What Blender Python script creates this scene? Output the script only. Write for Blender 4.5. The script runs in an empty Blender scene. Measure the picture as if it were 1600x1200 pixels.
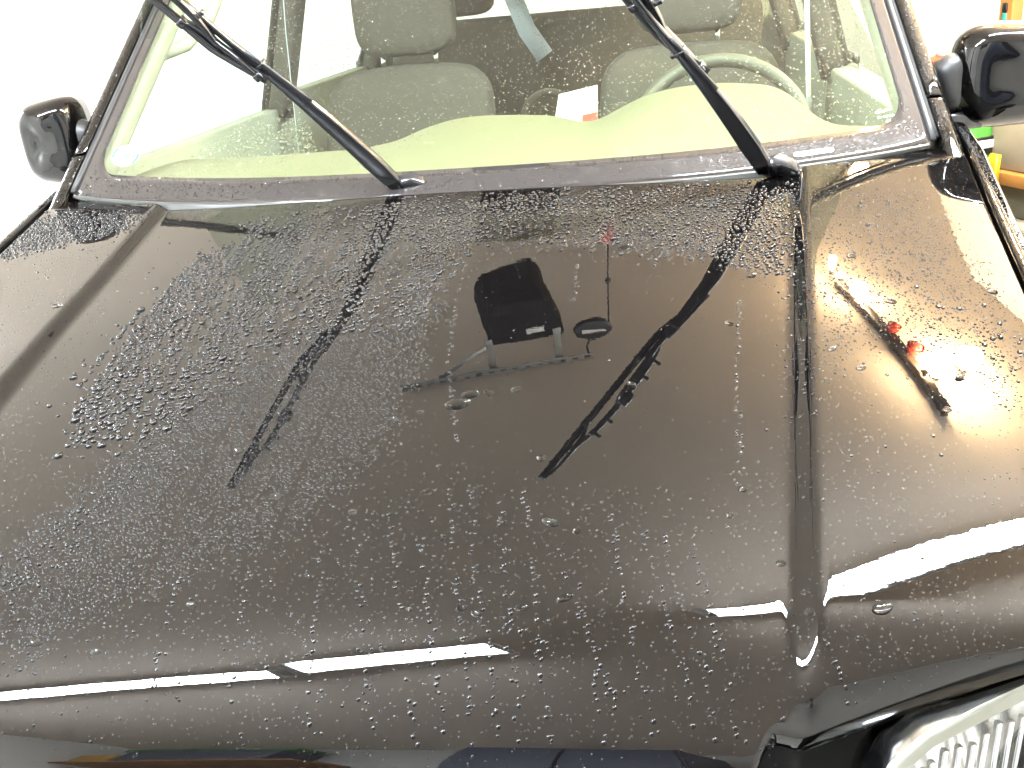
import bpy, bmesh, math, random
import numpy as np
from mathutils import Vector, Matrix
R = math.radians
scene = bpy.context.scene
col = scene.collection
rng = np.random.default_rng(7)
random.seed(7)

# ------------------------------------------------------------------ camera
CAMP = Vector((0.3338, -1.6435, 1.3846))
YAW, PITCH, ROLL = R(-10.333), R(-22.464), R(-5.341)
fw = Vector((math.sin(YAW)*math.cos(PITCH), math.cos(YAW)*math.cos(PITCH), math.sin(PITCH)))
rt = Vector((math.cos(YAW), -math.sin(YAW), 0)); up = rt.cross(fw)
c_, s_ = math.cos(ROLL), math.sin(ROLL)
rt2 = rt*c_+up*s_; up2 = up*c_-rt*s_
cd = bpy.data.cameras.new('camera'); cam = bpy.data.objects.new('camera', cd); col.objects.link(cam)
cam.matrix_world = Matrix(((rt2.x, up2.x, -fw.x, CAMP.x), (rt2.y, up2.y, -fw.y, CAMP.y), (rt2.z, up2.z, -fw.z, CAMP.z), (0, 0, 0, 1)))
cd.sensor_width = 36; cd.lens = 36*1530.4/1600; cd.clip_end = 100; cd.clip_start = .02
scene.camera = cam
# ------------------------------------------------------------------ light: a closed garage, lit by its own lamps and one added strip
w = bpy.data.worlds.new('World'); scene.world = w; w.use_nodes = True
w.node_tree.nodes['Background'].inputs[0].default_value = (.5, .6, .8, 1)
w.node_tree.nodes['Background'].inputs[1].default_value = 0.02
TUBE_L = 200.0        # fluorescent diffusers
BULB_L = 370.0      # halogen bulbs
vs = scene.view_settings
vs.view_transform = 'Standard'; vs.look = 'None'; vs.gamma = 1; vs.use_curve_mapping = False
vs.exposure = 1.5
cy = scene.cycles
cy.use_denoising = True; cy.denoiser = 'OPENIMAGEDENOISE'; cy.denoising_prefilter = 'ACCURATE'; cy.denoising_input_passes = 'RGB_ALBEDO_NORMAL'; cy.max_bounces = 10; cy.transparent_max_bounces = 24
cy.diffuse_bounces = 4
cy.use_adaptive_sampling = True; cy.adaptive_threshold = .01; cy.adaptive_min_samples = 16
cy.glossy_bounces = 6; cy.transmission_bounces = 10
cy.sample_clamp_indirect = 6; cy.caustics_reflective = False; cy.caustics_refractive = False
cy.blur_glossy = 0.0

# ------------------------------------------------------------------ materials
def nt(m):
    m.use_nodes = True; t = m.node_tree
    return t, t.nodes, t.links
def P(name, base, rough=.5, metal=0., spec=.5, coat=0., coat_r=.02, bump=None, var=0., vscale=8., ior=1.5, trans=0., emis=None, estr=0.):
    m = bpy.data.materials.new(name); t, n, l = nt(m); b = n['Principled BSDF']; I = b.inputs
    I['Base Color'].default_value = (*base, 1); I['Roughness'].default_value = rough; I['Metallic'].default_value = metal
    I['Specular IOR Level'].default_value = spec; I['Coat Weight'].default_value = coat; I['Coat Roughness'].default_value = coat_r
    I['IOR'].default_value = ior; I['Transmission Weight'].default_value = trans
    if emis: I['Emission Color'].default_value = (*emis, 1); I['Emission Strength'].default_value = estr
    tc = n.new('ShaderNodeTexCoord')
    if var > 0:
        no = n.new('ShaderNodeTexNoise'); no.inputs['Scale'].default_value = vscale; no.inputs['Detail'].default_value = 5
        l.new(tc.outputs['Object'], no.inputs['Vector'])
        mp = n.new('ShaderNodeMapRange'); mp.inputs[1].default_value = .3; mp.inputs[2].default_value = .7
        mp.inputs[3].default_value = 1-var; mp.inputs[4].default_value = 1+var
        l.new(no.outputs[0], mp.inputs[0])
        mx = n.new('ShaderNodeVectorMath'); mx.operation = 'SCALE'; mx.inputs[0].default_value = base
        l.new(mp.outputs[0], mx.inputs['Scale']); l.new(mx.outputs[0], I['Base Color'])
    if bump:
        no2 = n.new('ShaderNodeTexNoise'); no2.inputs['Scale'].default_value = bump[0]; no2.inputs['Detail'].default_value = 4
        l.new(tc.outputs['Object'], no2.inputs['Vector'])
        bp = n.new('ShaderNodeBump'); bp.inputs['Strength'].default_value = bump[1]; bp.inputs['Distance'].default_value = bump[2]
        l.new(no2.outputs[0], bp.inputs['Height']); l.new(bp.outputs[0], I['Normal'])
    return m
M = {}
M['wall'] = P('wall_paint', (.88, .88, .87), .7, var=.04, vscale=1.3, bump=(60, .15, .003))
M['greywall'] = P('dimmed_wall_paint', (.44, .44, .42), .6, var=.05, vscale=2)  # front wall colour darkened to dim its reflection in the nose
M['ceiling'] = P('ceiling_board', (.79, .69, .59), .8, var=.05, vscale=.8, bump=(40, .1, .003))
M['floor'] = P('floor_concrete', (.55, .53, .49), .55, var=.12, vscale=3, bump=(25, .2, .004))
M['rubber'] = P('black_rubber', (.012, .012, .013), .55, bump=(300, .2, .0005))
M['satin'] = P('satin_black', (.010, .010, .011), .22, spec=.6)
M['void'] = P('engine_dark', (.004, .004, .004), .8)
M['frit'] = P('frit_ceramic', (.02, .018, .018), .06, spec=.5)
M['cowl'] = P('cowl_plastic', (.03, .032, .03), .3, bump=(200, .2, .0006))
M['dash'] = P('dash_vinyl', (.125, .12, .074), .6, var=.03, vscale=15, bump=(500, .3, .0006))
M['trim'] = P('cabin_trim', (.25, .26, .215), .6, var=.03, bump=(300, .2, .0005))
M['seat'] = P('seat_cloth', (.049, .043, .035), .9, var=.10, vscale=60, bump=(900, .5, .0008))
M['rear'] = P('rear_seat_cloth', (.04, .033, .025), .9, var=.15, vscale=40)
M['belt'] = P('belt_webbing', (.30, .33, .37), .6, bump=(600, .3, .0006))
M['chrome'] = P('chrome', (.8, .8, .8), .08, metal=1)
M['wheelrim'] = P('steering_leather', (.065, .062, .05), .5, bump=(400, .2, .0005))
M['carpet'] = P('cabin_floor', (.08, .075, .06), .95)
M['bulb'] = P('halogen_bulb', (1, .9, .7), .4, emis=(1, .74, .42), estr=BULB_L)
M['tube'] = P('lit_diffuser', (.9, .9, .9), .4, emis=(.90, .98, 1.05), estr=TUBE_L)
M['steel'] = P('galvanised_steel', (.35, .35, .33), .45, metal=.7, var=.2, vscale=20)
M['lampwhite'] = P('white_enamel', (.75, .75, .73), .35)
M['housinggrey'] = P('grey_enamel', (.16, .16, .17), .4)
M['opener'] = P('dark_plastic', (.012, .012, .012), .45)
M['matteblack'] = P('matte_black_plastic', (.006, .006, .006), .85, spec=.1)
M['label'] = P('label_paper', (.6, .58, .54), .6)
M['red'] = P('red_plastic', (.55, .03, .015), .35)
M['white'] = P('white_plastic', (.8, .78, .72), .4)
M['trackbar'] = P('track_bronze', (.05, .035, .025), .4)
M['redglass'] = P('red_lamp_glass', (.6, .08, .05), .2)
M['wood'] = P('pine_wood', (.28, .13, .03), .6, var=.18, vscale=6, bump=(40, .3, .002))
M['board'] = P('scuffed_board', (.28, .245, .18), .7, var=.10, vscale=9)
M['greybox'] = P('grey_box', (.13, .12, .085), .7, var=.1)
M['yellow'] = P('yellow_plastic', (.48, .25, .01), .4)
M['orange'] = P('orange_red_paint', (.50, .06, .015), .4, var=.1)
M['green'] = P('green_print', (.05, .22, .03), .5)
M['teal'] = P('teal_plastic', (.02, .22, .19), .4)
M['pink'] = P('pink_print', (.7, .35, .33), .5)
M['blackprint'] = P('black_print', (.01, .01, .01), .4)
M['sticker'] = P('sticker_white', (.17, .20, .195), .5)
M['stickerink'] = P('sticker_ink', (.02, .06, .08), .5)
M['vin'] = P('vin_plate', (.40, .50, .42), .5)
M['reflector'] = P('lamp_reflector', (.55, .56, .56), .16, metal=1)
M['bezel'] = P('lamp_bezel', (.22, .23, .20), .3)
M['mirror'] = P('mirror_glass', (.9, .9, .9), .02, metal=1)
M['shelfgrey'] = P('shelf_items_dark', (.05, .06, .09), .5)
M['blue'] = P('blue_print', (.05, .12, .4), .5)

def paint():
    m = bpy.data.materials.new('black_metallic_paint'); t, n, l = nt(m); b = n['Principled BSDF']; I = b.inputs
    I['Base Color'].default_value = (.0015, .0013, .0013, 1); I['Roughness'].default_value = .35; I['Metallic'].default_value = 0
    I['Specular IOR Level'].default_value = .0
    I['Coat Weight'].default_value = 1; I['Coat Roughness'].default_value = .0; I['Coat IOR'].default_value = 1.46
    tc = n.new('ShaderNodeTexCoord')
    # thin water film: faint ripples in the clear coat, strongest on the right half of the middle panel
    no = n.new('ShaderNodeTexNoise'); no.inputs['Scale'].default_value = 22; no.inputs['Detail'].default_value = 3
    mpv = n.new('ShaderNodeMapping'); mpv.inputs['Scale'].default_value = (.6, 1.6, 1)
    l.new(tc.outputs['Object'], mpv.inputs[0]); l.new(mpv.outputs[0], no.inputs['Vector'])
    fine = n.new('ShaderNodeTexNoise'); fine.inputs['Scale'].default_value = 260; fine.inputs['Detail'].default_value = 2
    l.new(tc.outputs['Object'], fine.inputs['Vector'])
    b1 = n.new('ShaderNodeBump'); b1.inputs['Strength'].default_value = .012; b1.inputs['Distance'].default_value = .004
    l.new(no.outputs[0], b1.inputs['Height'])
    b2 = n.new('ShaderNodeBump'); b2.inputs['Strength'].default_value = .006; b2.inputs['Distance'].default_value = .0006
    l.new(fine.outputs[0], b2.inputs['Height']); l.new(b1.outputs[0], b2.inputs['Normal'])
    l.new(b2.outputs[0], I['Coat Normal'])
    return m
M['paint'] = paint()

def glass(name, tint, ior=1.5, rough=0.):
    m = bpy.data.materials.new(name); t, n, l = nt(m); n.remove(n['Principled BSDF']); o = n['Material Output']
    tr = n.new('ShaderNodeBsdfTransparent'); tr.inputs[0].default_value = (*tint, 1)
    gl = n.new('ShaderNodeBsdfGlossy'); gl.inputs['Roughness'].default_value = rough; gl.inputs[0].default_value = (1, 1, 1, 1)
    fr = n.new('ShaderNodeFresnel'); fr.inputs[0].default_value = ior
    ge = n.new('ShaderNodeNewGeometry'); ma = n.new('ShaderNodeMath'); ma.operation = 'SUBTRACT'; ma.inputs[0].default_value = 1
    l.new(ge.outputs['Backfacing'], ma.inputs[1]); mu = n.new('ShaderNodeMath'); mu.operation = 'MULTIPLY'
    l.new(ma.outputs[0], mu.inputs[0]); l.new(fr.outputs[0], mu.inputs[1])      # mirror only at the outer face of each pane
    mx = n.new('ShaderNodeMixShader'); l.new(mu.outputs[0], mx.inputs[0]); l.new(tr.outputs[0], mx.inputs[1]); l.new(gl.outputs[0], mx.inputs[2])
    l.new(mx.outputs[0], o.inputs[0]); return m
M['glass'] = glass('windscreen_glass', (.915, .953, .895))
M['sideglass'] = glass('side_glass', (.90, .95, .91))
M['lens'] = glass('lamp_lens', (.98, .98, .98))
def water():
    m = bpy.data.materials.new('water'); t, n, l = nt(m); b = n['Principled BSDF']; I = b.inputs
    I['Base Color'].default_value = (1, 1, 1, 1); I['Roughness'].default_value = 0; I['IOR'].default_value = 1.33; I['Transmission Weight'].default_value = 1
    return m
M['water'] = water()
M['bead'] = P('water_bead_on_paint', (.0012, .0011, .0011), .0, ior=1.36)   # water over black lacquer: only its skin mirrors

# ------------------------------------------------------------------ helpers
def tag(o, label, cat, group=None):
    o['label'] = label; o['category'] = cat
    if group: o['group'] = group
    return o
def empty(name, loc=(0, 0, 0)):
    o = bpy.data.objects.new(name, None); o.location = loc; o.empty_display_size = .05; col.objects.link(o); return o
def mk(name, verts, faces, mat, parent=None, smooth=True, kind=None):
    """one mesh object from world-space vertices"""
    off = Vector((0, 0, 0)); p = parent
    while p is not None: off += p.location; p = p.parent
    me = bpy.data.meshes.new(name)
    me.from_pydata([tuple(Vector(v)-off) for v in verts], [], [tuple(f) for f in faces]); me.validate(); me.update()
    bm = bmesh.new(); bm.from_mesh(me); bmesh.ops.recalc_face_normals(bm, faces=bm.faces); bm.to_mesh(me); bm.free()
    if smooth: me.polygons.foreach_set('use_smooth', [True]*len(me.polygons))
    o = bpy.data.objects.new(name, me); col.objects.link(o); o.parent = parent
    me.materials.append(M[mat])
    if kind: o['kind'] = kind
    return o
def bevel(o, wd, seg=2, ang=35):
    b = o.modifiers.new('b', 'BEVEL'); b.width = wd; b.segments = seg; b.limit_method = 'ANGLE'; b.angle_limit = R(ang)
    return o
def box(name, c, size, mat, parent=None, ax=None, bev=.004, kind=None, seg=2):
    """box with its own axes (3 unit vectors) or world axes"""
    c = Vector(c); A = ax or (Vector((1, 0, 0)), Vector((0, 1, 0)), Vector((0, 0, 1)))
    v = [c+A[0]*(sx*size[0]/2)+A[1]*(sy*size[1]/2)+A[2]*(sz*size[2]/2) for sz in (-1, 1) for sy in (-1, 1) for sx in (-1, 1)]
    f = [(0, 2, 3, 1), (4, 5, 7, 6), (0, 1, 5, 4), (2, 6, 7, 3), (0, 4, 6, 2), (1, 3, 7, 5)]
    o = mk(name, v, f, mat, parent, smooth=bev > 0, kind=kind)
    if bev: bevel(o, bev, seg)
    return o
def frames(path, up0):
    pts = [Vector(p) for p in path]; out = []
    for i, p in enumerate(pts):
        a = pts[max(i-1, 0)]; b = pts[min(i+1, len(pts)-1)]; tdir = (b-a).normalized()
        u = Vector(up0) if not isinstance(up0, list) else Vector(up0[i])
        s = tdir.cross(u).normalized(); u2 = s.cross(tdir).normalized(); out.append((p, tdir, s, u2))
    return out
def sweep(name, path, prof, mat, parent=None, up0=(0, 0, 1), closed=False, kind=None, smooth=True):
    """prof: function(i, n) -> list of (side, up) offsets; ends capped"""
    fr = frames(path, up0); n = len(fr); V = []; F = []
    for i, (p, tdir, s, u) in enumerate(fr):
        pr = prof(i, n) if callable(prof) else prof
        m = len(pr); V += [p+s*a+u*b for a, b in pr]
    for i in range(n-1):
        for j in range(m): F.append((i*m+j, i*m+(j+1) % m, (i+1)*m+(j+1) % m, (i+1)*m+j))
    F.append(tuple(range(m))); F.append(tuple((n-1)*m+j for j in range(m)))
    return mk(name, V, F, mat, parent, smooth, kind)
def circ(r, k=12, ry=None): return [(r*math.cos(2*math.pi*j/k), (ry or r)*math.sin(2*math.pi*j/k)) for j in range(k)]
def rrect(wd, ht, rad, k=4):
    o = []
    for cx, cy_, a0 in ((wd/2-rad, ht/2-rad, 0), (-wd/2+rad, ht/2-rad, 90), (-wd/2+rad, -ht/2+rad, 180), (wd/2-rad, -ht/2+rad, 270)):
        for j in range(k+1): a = R(a0+90*j/k); o.append((cx+rad*math.cos(a), cy_+rad*math.sin(a)))
    return o
def prism(name, outline, c, ax, depth, mat, parent=None, bev=.003, smooth=True):
    """2-D outline (in ax[0], ax[1]) extruded +-depth/2 along ax[2]"""
    c = Vector(c); V = []
    for sgn in (-1, 1): V += [c+ax[0]*a+ax[1]*b+ax[2]*(sgn*depth/2) for a, b in outline]
    n = len(outline); F = [tuple(range(n)), tuple(range(n, 2*n))]+[(j, (j+1) % n, n+(j+1) % n, n+j) for j in range(n)]
    o = mk(name, V, F, mat, parent, smooth)
    if bev: bevel(o, bev, 3)
    return o
def grid(name, fn, nu, nv, mat, parent=None, thick=0, kind=None, off=1):
    V = []; F = []
    for j in range(nv+1):
        for i in range(nu+1): V.append(fn(i/nu, j/nv))
    for j in range(nv):
        for i in range(nu):
            a = j*(nu+1)+i; F.append((a, a+1, a+nu+2, a+nu+1))
    o = mk(name, V, F, mat, parent, True, kind)
    if thick:
        s = o.modifiers.new('s', 'SOLIDIFY'); s.thickness = thick; s.offset = off; s.use_rim = True
    return o
def ellipsoid(name, c, r, mat, parent=None, ax=None, nu=24, nv=14, pw=1.0):
    A = ax or (Vector((1, 0, 0)), Vector((0, 1, 0)), Vector((0, 0, 1))); c = Vector(c)
    sg = lambda t: math.copysign(abs(t)**pw, t)
    V = []; F = []
    for j in range(nv+1):
        ph = -math.pi/2+math.pi*j/nv
        for i in range(nu):
            th = 2*math.pi*i/nu
            V.append(c+A[0]*(r[0]*sg(math.cos(ph))*sg(math.cos(th)))+A[1]*(r[1]*sg(math.cos(ph))*sg(math.sin(th)))+A[2]*(r[2]*sg(math.sin(ph))))
    for j in range(nv):
        for i in range(nu): F.append((j*nu+i, j*nu+(i+1) % nu, (j+1)*nu+(i+1) % nu, (j+1)*nu+i))
    o = mk(name, V, F, mat, parent)
    bm = bmesh.new(); bm.from_mesh(o.data); bmesh.ops.remove_doubles(bm, verts=bm.verts, dist=1e-6); bm.to_mesh(o.data); bm.free()
    o.data.polygons.foreach_set('use_smooth', [True]*len(o.data.polygons))
    return o
def lerp(a, b, t): return a+(b-a)*t
def pl(x, pts):
    return float(np.interp(x, [p[0] for p in pts], [p[1] for p in pts]))

# ------------------------------------------------------------------ the room (turned against the car)
A = R(27)
U = Vector((math.cos(A), math.sin(A), 0)); V_ = Vector((-math.sin(A), math.cos(A), 0)); Z = Vector((0, 0, 1))
RA = (U, V_, Z)
def room(u, v, z): return U*u+V_*v+Z*z
UL, UR, VF, VB, HC = -3.0, 2.5, -2.25, 4.9, 2.5
um, vm, ul, vl = (UL+UR)/2, (VF+VB)/2, UR-UL, VB-VF
box('floor', room(um, vm, -.05), (ul+.4, vl+.4, .1), 'floor', ax=RA, bev=0, kind='structure')
box('ceiling', room(um, vm, HC+.05), (ul+.4, vl+.4, .1), 'ceiling', ax=RA, bev=0, kind='structure')
box('wall_right', room(UR+.05, vm, HC/2), (.1, vl+.2, HC-.004), 'wall', ax=RA, bev=0, kind='structure')
box('wall_left', room(UL-.05, vm, HC/2), (.1, vl+.2, HC-.004), 'wall', ax=RA, bev=0, kind='structure')
box('wall_back', room(um, VB+.05, HC/2), (ul-.004, .1, HC-.004), 'wall', ax=RA, bev=0, kind='structure')
box('wall_front', room(um, VF-.05, HC/2), (ul-.004, .1, HC-.004), 'greywall', ax=RA, bev=0, kind='structure')

# ------------------------------------------------------------------ the car
car = empty('parked_car', (0, .9, 0))
tag(car, 'black car with wet bonnet and both windscreen wipers raised', 'car')
def sst(t): t = np.clip(t, 0, 1); return t*t*t*(t*(6*t-15)+10)
def ridge_x(y): return .505-.10*np.clip((-y-.13)/.934, -.2, 1.3)
def yfront(x):
    ax = np.abs(x); k = np.clip(ax-.42, 0, None)
    return -1.115+.045*sst((ax-.385)/.04)+.38*k*k/(k+.05)
def yrear(x): return -.12+.13*(np.abs(x)/.75)**4
def seam_x(y): return .785+.1*np.minimum(y, 0)
def hood(x, y):
    x = np.asarray(x, float); y = np.asarray(y, float)
    s = (-y-.12)/.95; ax = np.abs(x)
    z = 1.065-.095*s-.075*s*s
    f = np.clip(.08*(yfront(x)+1.115)-.98-y, 0, None); z = z-1.6*f**2-6*f**3
    g = np.clip(yfront(x)+.03-y, 0, None); z = z-10*g*g
    z = z-.018*(ax/.6)**2-.016*np.clip(s+.35, 0, 1)*np.clip((ax-.45)/.3, 0, None)**2
    z = z+.12*np.clip(y+.45, 0, None)**2
    z = z+.0115*sst((1.092+y)/.11)*sst((ax-ridge_x(y)+.002)/.035)
    return z
def hood_n(x, y, e=2e-4):
    dx = (hood(x+e, y)-hood(x-e, y))/(2*e); dy = (hood(x, y+e)-hood(x, y-e))/(2*e)
    n = np.stack([-dx, -dy, np.ones_like(dx)], -1); return n/np.linalg.norm(n, axis=-1, keepdims=True)

def build_hood():
    nu, nv = 460, 220
    u = np.linspace(-1, 1, nu+1); v = np.linspace(0, 1, nv+1)**1.0
    uu, vv = np.meshgrid(u, v)
    x0 = uu*.77
    y = yrear(x0)+(yfront(x0*.93)-yrear(x0))*vv
    x = uu*seam_x(y); y = np.maximum(y, yfront(x))
    z = hood(x, y)
    Vt = np.stack([x, y, z], -1).reshape(-1, 3)
    F = []
    for j in range(nv):
        b = j*(nu+1)
        F += [(b+i, b+i+1, b+nu+2+i, b+nu+1+i) for i in range(nu)]
    # folded hem all round
    ring = [i for i in range(nu+1)]+[j*(nu+1)+nu for j in range(1, nv+1)]+[nv*(nu+1)+i for i in range(nu-1, -1, -1)]+[j*(nu+1) for j in range(nv-1, 0, -1)]
    n0 = len(Vt); ex = []
    for lv, (dz, ins) in enumerate(((-.003, -.0012), (-.018, .002))):
        for k in ring:
            p = Vt[k].copy(); d = np.array([p[0], p[1]+.55, 0]); d /= np.linalg.norm(d)
            p[2] += dz; p -= d*ins; ex.append(p)
    Vt = np.vstack([Vt, ex]); m = len(ring)
    for k in range(m):
        k2 = (k+1) % m
        F.append((ring[k], ring[k2], n0+k2, n0+k)); F.append((n0+k, n0+k2, n0+m+k2, n0+m+k))
    return mk('hood', Vt, F, 'paint', car)
hood_o = build_hood()

# engine bay darkness under the seams
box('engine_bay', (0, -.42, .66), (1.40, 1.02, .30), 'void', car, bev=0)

# fenders with rounded shoulder
def fender(s):
    ys = np.linspace(.10, -1.02, 70); prof = []
    V = []; F = []
    for y in ys:
        x0 = float(seam_x(y))+.005; z0 = float(hood(x0-.005, max(y, -1.0)))+ (.0 if y > -.9 else 0)
        z0 += .004
        pr = [(0, -.03), (0, -.004), (.003, 0), (.012, .0005), (.020, -.002), (.027, -.009), (.031, -.022), (.034, -.05), (.037, -.10), (.042, -.18), (.05, -.30), (.05, -.5)]
        V += [(s*(x0+a), y, z0+b) for a, b in pr]
    m = 12
    for i in range(len(ys)-1):
        for j in range(m-1): F.append((i*m+j, i*m+j+1, (i+1)*m+j+1, (i+1)*m+j))
    return mk('fender', V, F, 'paint', car)
fender(1); fender(-1)

# windscreen ---------------------------------------------------------------
ZB, ZT = 1.066, 1.62
def wx(z): return .736-.15*(z-1.08)
def ws(u, z):
    """point on the outer glass face: u in -1..1 across, z height"""
    x = u*wx(z); b = .102-.02*(z-1.07)
    y = (z-1.085)*1.2+.01-b*(1-abs(u)**2.6)
    return Vector((x, y, z+.018*abs(u)**3*(1-(z-ZB)/(ZT-ZB))))
def ws_n(u, z):
    e = .002; a = ws(u+e, z)-ws(u-e, z); b = ws(u, z+e)-ws(u, z-e); return a.cross(b).normalized()
wind = grid('windshield', lambda a, b: ws(-1+2*a, lerp(ZB, ZT, b)), 60, 30, 'glass', car, thick=.005, off=-1)
def ws_fn(n): return -1 if n.y > 0 else 1
def on_glass(u, z, h):
    n = ws_n(u, z)
    if n.y > 0: n = -n
    return ws(u, z)+n*h
# printed border: strip between the glass edge and an inner rounded outline, just inside the glass
def inner(t):
    """inner edge of printed border, t 0..1 from top left down, along the bottom, up the right"""
    zb, zt, ub, ut, rz, ru = 1.105, 1.60, .960, .962, .040, .06
    if t < .3: return (-lerp(ut, ub, t/.3), lerp(zt, zb+rz, t/.3))
    if t < .36: a = (t-.3)/.06*math.pi/2; return (-ub+ru*(1-math.cos(a)), zb+rz*(1-math.sin(a)))
    if t <= .64: return (lerp(-ub+ru, ub-ru, (t-.36)/.28), zb)
    if t < .7: a = (t-.64)/.06*math.pi/2; return (ub-ru*(1-math.sin(a)), zb+rz*(1-math.cos(a)))
    return (lerp(ub, ut, (t-.7)/.3), lerp(zb+rz, zt, (t-.7)/.3))
def outer(t):
    if t < .33: return (-1, lerp(ZT, ZB+.001, t/.33))
    if t <= .67: return (lerp(-1, 1, (t-.33)/.34), ZB+.001)
    return (1, lerp(ZB+.001, ZT, (t-.67)/.33))
def frit():
    n = 240; V = []; F = []
    for i in range(n+1):
        a = outer(i/n); b = inner(i/n)
        for k in range(5):
            q = (lerp(a[0], b[0], k/4), lerp(a[1], b[1], k/4)); V.append(on_glass(q[0]*.999, q[1], .0012))
    for i in range(n):
        for k in range(4): F.append((i*5+k, i*5+k+1, i*5+k+6, i*5+k+5))
    o = mk('frit_band', V, F, 'frit', wind); s = o.modifiers.new('s', 'SOLIDIFY'); s.thickness = .0008; s.offset = -1
frit()
# side mouldings and pillars
for s in (-1, 1):
    zs = np.linspace(1.075, 1.62, 26)
    edge = [ws(s, z) for z in zs]
    sweep('windshield_seal', [p+Vector((s*.003, -.001, .0)) for p in edge], circ(.0048, 8), 'rubber', car, (0, -1, 1))
    def pil(z0, z1, nm):
        zz = np.linspace(z0, z1, 20); V = []; F = []
        pr = [(.013, .012), (.015, -.002), (.022, -.006), (.034, -.004), (.043, .006), (.047, .04), (.04, .09), (.013, .09)]
        for z in zz:
            e = ws(s, z)
            V += [e+Vector((s*a, b, .0)) for a, b in pr]
        m = len(pr)
        for i in range(len(zz)-1):
            for j in range(m): F.append((i*m+j, i*m+(j+1) % m, (i+1)*m+(j+1) % m, (i+1)*m+j))
        F += [tuple(range(m)), tuple((len(zz)-1)*m+j for j in range(m))]
        return bevel(mk(nm, V, F, 'paint', car), .004, 2)
    pil(1.135, 1.64, 'windshield_pillar')
    pil(1.04, 1.1325, 'fender_arm')
    sweep('pillar_gutter', [ws(s, z)+Vector((s*.009, .012, 0)) for z in zs], circ(.007, 6), 'void', car, (0, -1, 1))
# cowl strip below the glass
def cowl():
    V = []; F = []; n = 80
    for i in range(n+1):
        u = -1+2*i/n; a = ws(u*.99, ZB+.004); xx = a.x
        yr = float(yrear(xx)); hz = float(hood(xx, yr))
        q = Vector((xx, max(yr-.02, -1), hz-.026)); mid = Vector((xx, lerp(a.y, yr, .45), lerp(a.z, hz, .5)-.004))
        V += [a+Vector((0, .012, -.006)), a+Vector((0, -.006, .0035)), a+Vector((0, -.011, .001)), mid, q]
    for i in range(n):
        for k in range(4): F.append((i*5+k, i*5+k+1, i*5+k+6, i*5+k+5))
    mk('cowl_strip', V, F, 'cowl', car)
cowl()

# wipers -------------------------------------------------------------------
def wiper(piv, tip, lower, label):
    piv = Vector(piv); tip = Vector(tip); lower = Vector(lower)
    w0 = empty('wiper', piv-car.location); w0.parent = car
    w0['label'] = label
    a = (tip-piv).normalized(); view = (piv.lerp(tip, .5)-CAMP).normalized()
    e = view.cross(a).normalized()
    if e.x > 0: e = -e                      # towards the left, away from the arm
    e = (e*.8+view*.6).normalized(); e = (e-a*e.dot(a)).normalized()
    nrm = a.cross(e).normalized()
    L = (tip-piv).length; Lb = (tip-lower).length
    # pivot cap and knuckle
    sweep('pivot_cap', [piv+Vector((.045, .012, -.018)), piv+Vector((.03, .010, .000)), piv+Vector((.012, .004, .010)), piv+a*.012],
          lambda i, n: rrect([.030, .036, .034, .026][i], [.016, .024, .026, .018][i], .007), 'satin', w0, nrm)
    k = 24
    armlen = L-Lb*.5
    def arm_pt(t): return piv+a*(.006+armlen*t)-e*(.006*math.sin(math.pi*min(t/.7, 1)))
    def wd(t): return pl(t, [(0, .025), (.12, .030), (.35, .025), (.55, .016), (.7, .010), (1, .008)])
    sweep('arm', [arm_pt(i/k) for i in range(k+1)], lambda i, n: rrect(wd(i/k), pl(i/k, [(0, .016), (.5, .012), (1, .008)]), .0035, 3), 'satin', w0, nrm)
    tmid = .60
    box('arm_joint', arm_pt(tmid), (.022, .006, .014), 'satin', w0, (e, a, nrm), .001)
    # nozzle tube along the arm
    sweep('washer_hose', [arm_pt(t)-e*(wd(t)/2+.002)+nrm*.004 for t in np.linspace(.42, .66, 8)], circ(.0028, 6), 'rubber', w0, nrm)
    c = lower.lerp(tip, .5); bd = (tip-lower).normalized()
    off = .033
    def bl(t, d): return lower+bd*(Lb*t)+e*(d if d < .010 else .010+(d-.010)*min(1, .15+t*4.5))
    sweep('rubber_strip', [bl(t, off-.002*math.sin(math.pi*t)) for t in np.linspace(-.01, 1, 30)],
          lambda i, n: [(-.0035, .004), (-.0035, -.004), (.003, -.004), (.0035, -.001), (.0085, 0), (.0035, .001), (.003, .004)], 'rubber', w0, nrm)
    sweep('spring_rail', [bl(t, off-.006) for t in np.linspace(.0, .99, 24)], rrect(.003, .008, .001, 2), 'satin', w0, nrm)
    def bridge(t0, t1, h, d0, nm):
        ts = np.linspace(t0, t1, 16)
        sweep(nm, [bl(t, d0+(off-.008-d0)*(abs((t-(t0+t1)/2)/((t1-t0)/2))**3)) for t in ts],
              lambda i, n: rrect(h*(.5+.5*math.sin(math.pi*i/(n-1))**.5), .011, .002, 2), 'satin', w0, nrm)
    bridge(.16, .84, .011, .004, 'bridge')
    for q in (.17, .83):
        bridge(q-.15, q+.15, .007, .017, 'claw_bridge')
        for q2 in (q-.15, q+.15):
            box('claw', bl(min(max(q2, .012), .985), off-.004), (.014, .012, .013), 'satin', w0, (e, bd, nrm), .002)
    for q in (.30, .38, .62, .70):
        box('bridge_web', bl(q, -.002), (.014, .006, .008), 'satin', w0, (e, bd, nrm), .001)
    box('clip', c+e*.002, (.022, .030, .014), 'satin', w0, (e, bd, nrm), .003)
wiper((.478, -.105, 1.078), (.148, -.405, 1.555), (.393, -.20, 1.245), 'wiper arm raised on the steering wheel side')
wiper((-.103, -.085, 1.080), (-.458, -.395, 1.582), (-.240, -.222, 1.285), 'wiper arm raised on the passenger side')

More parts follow.
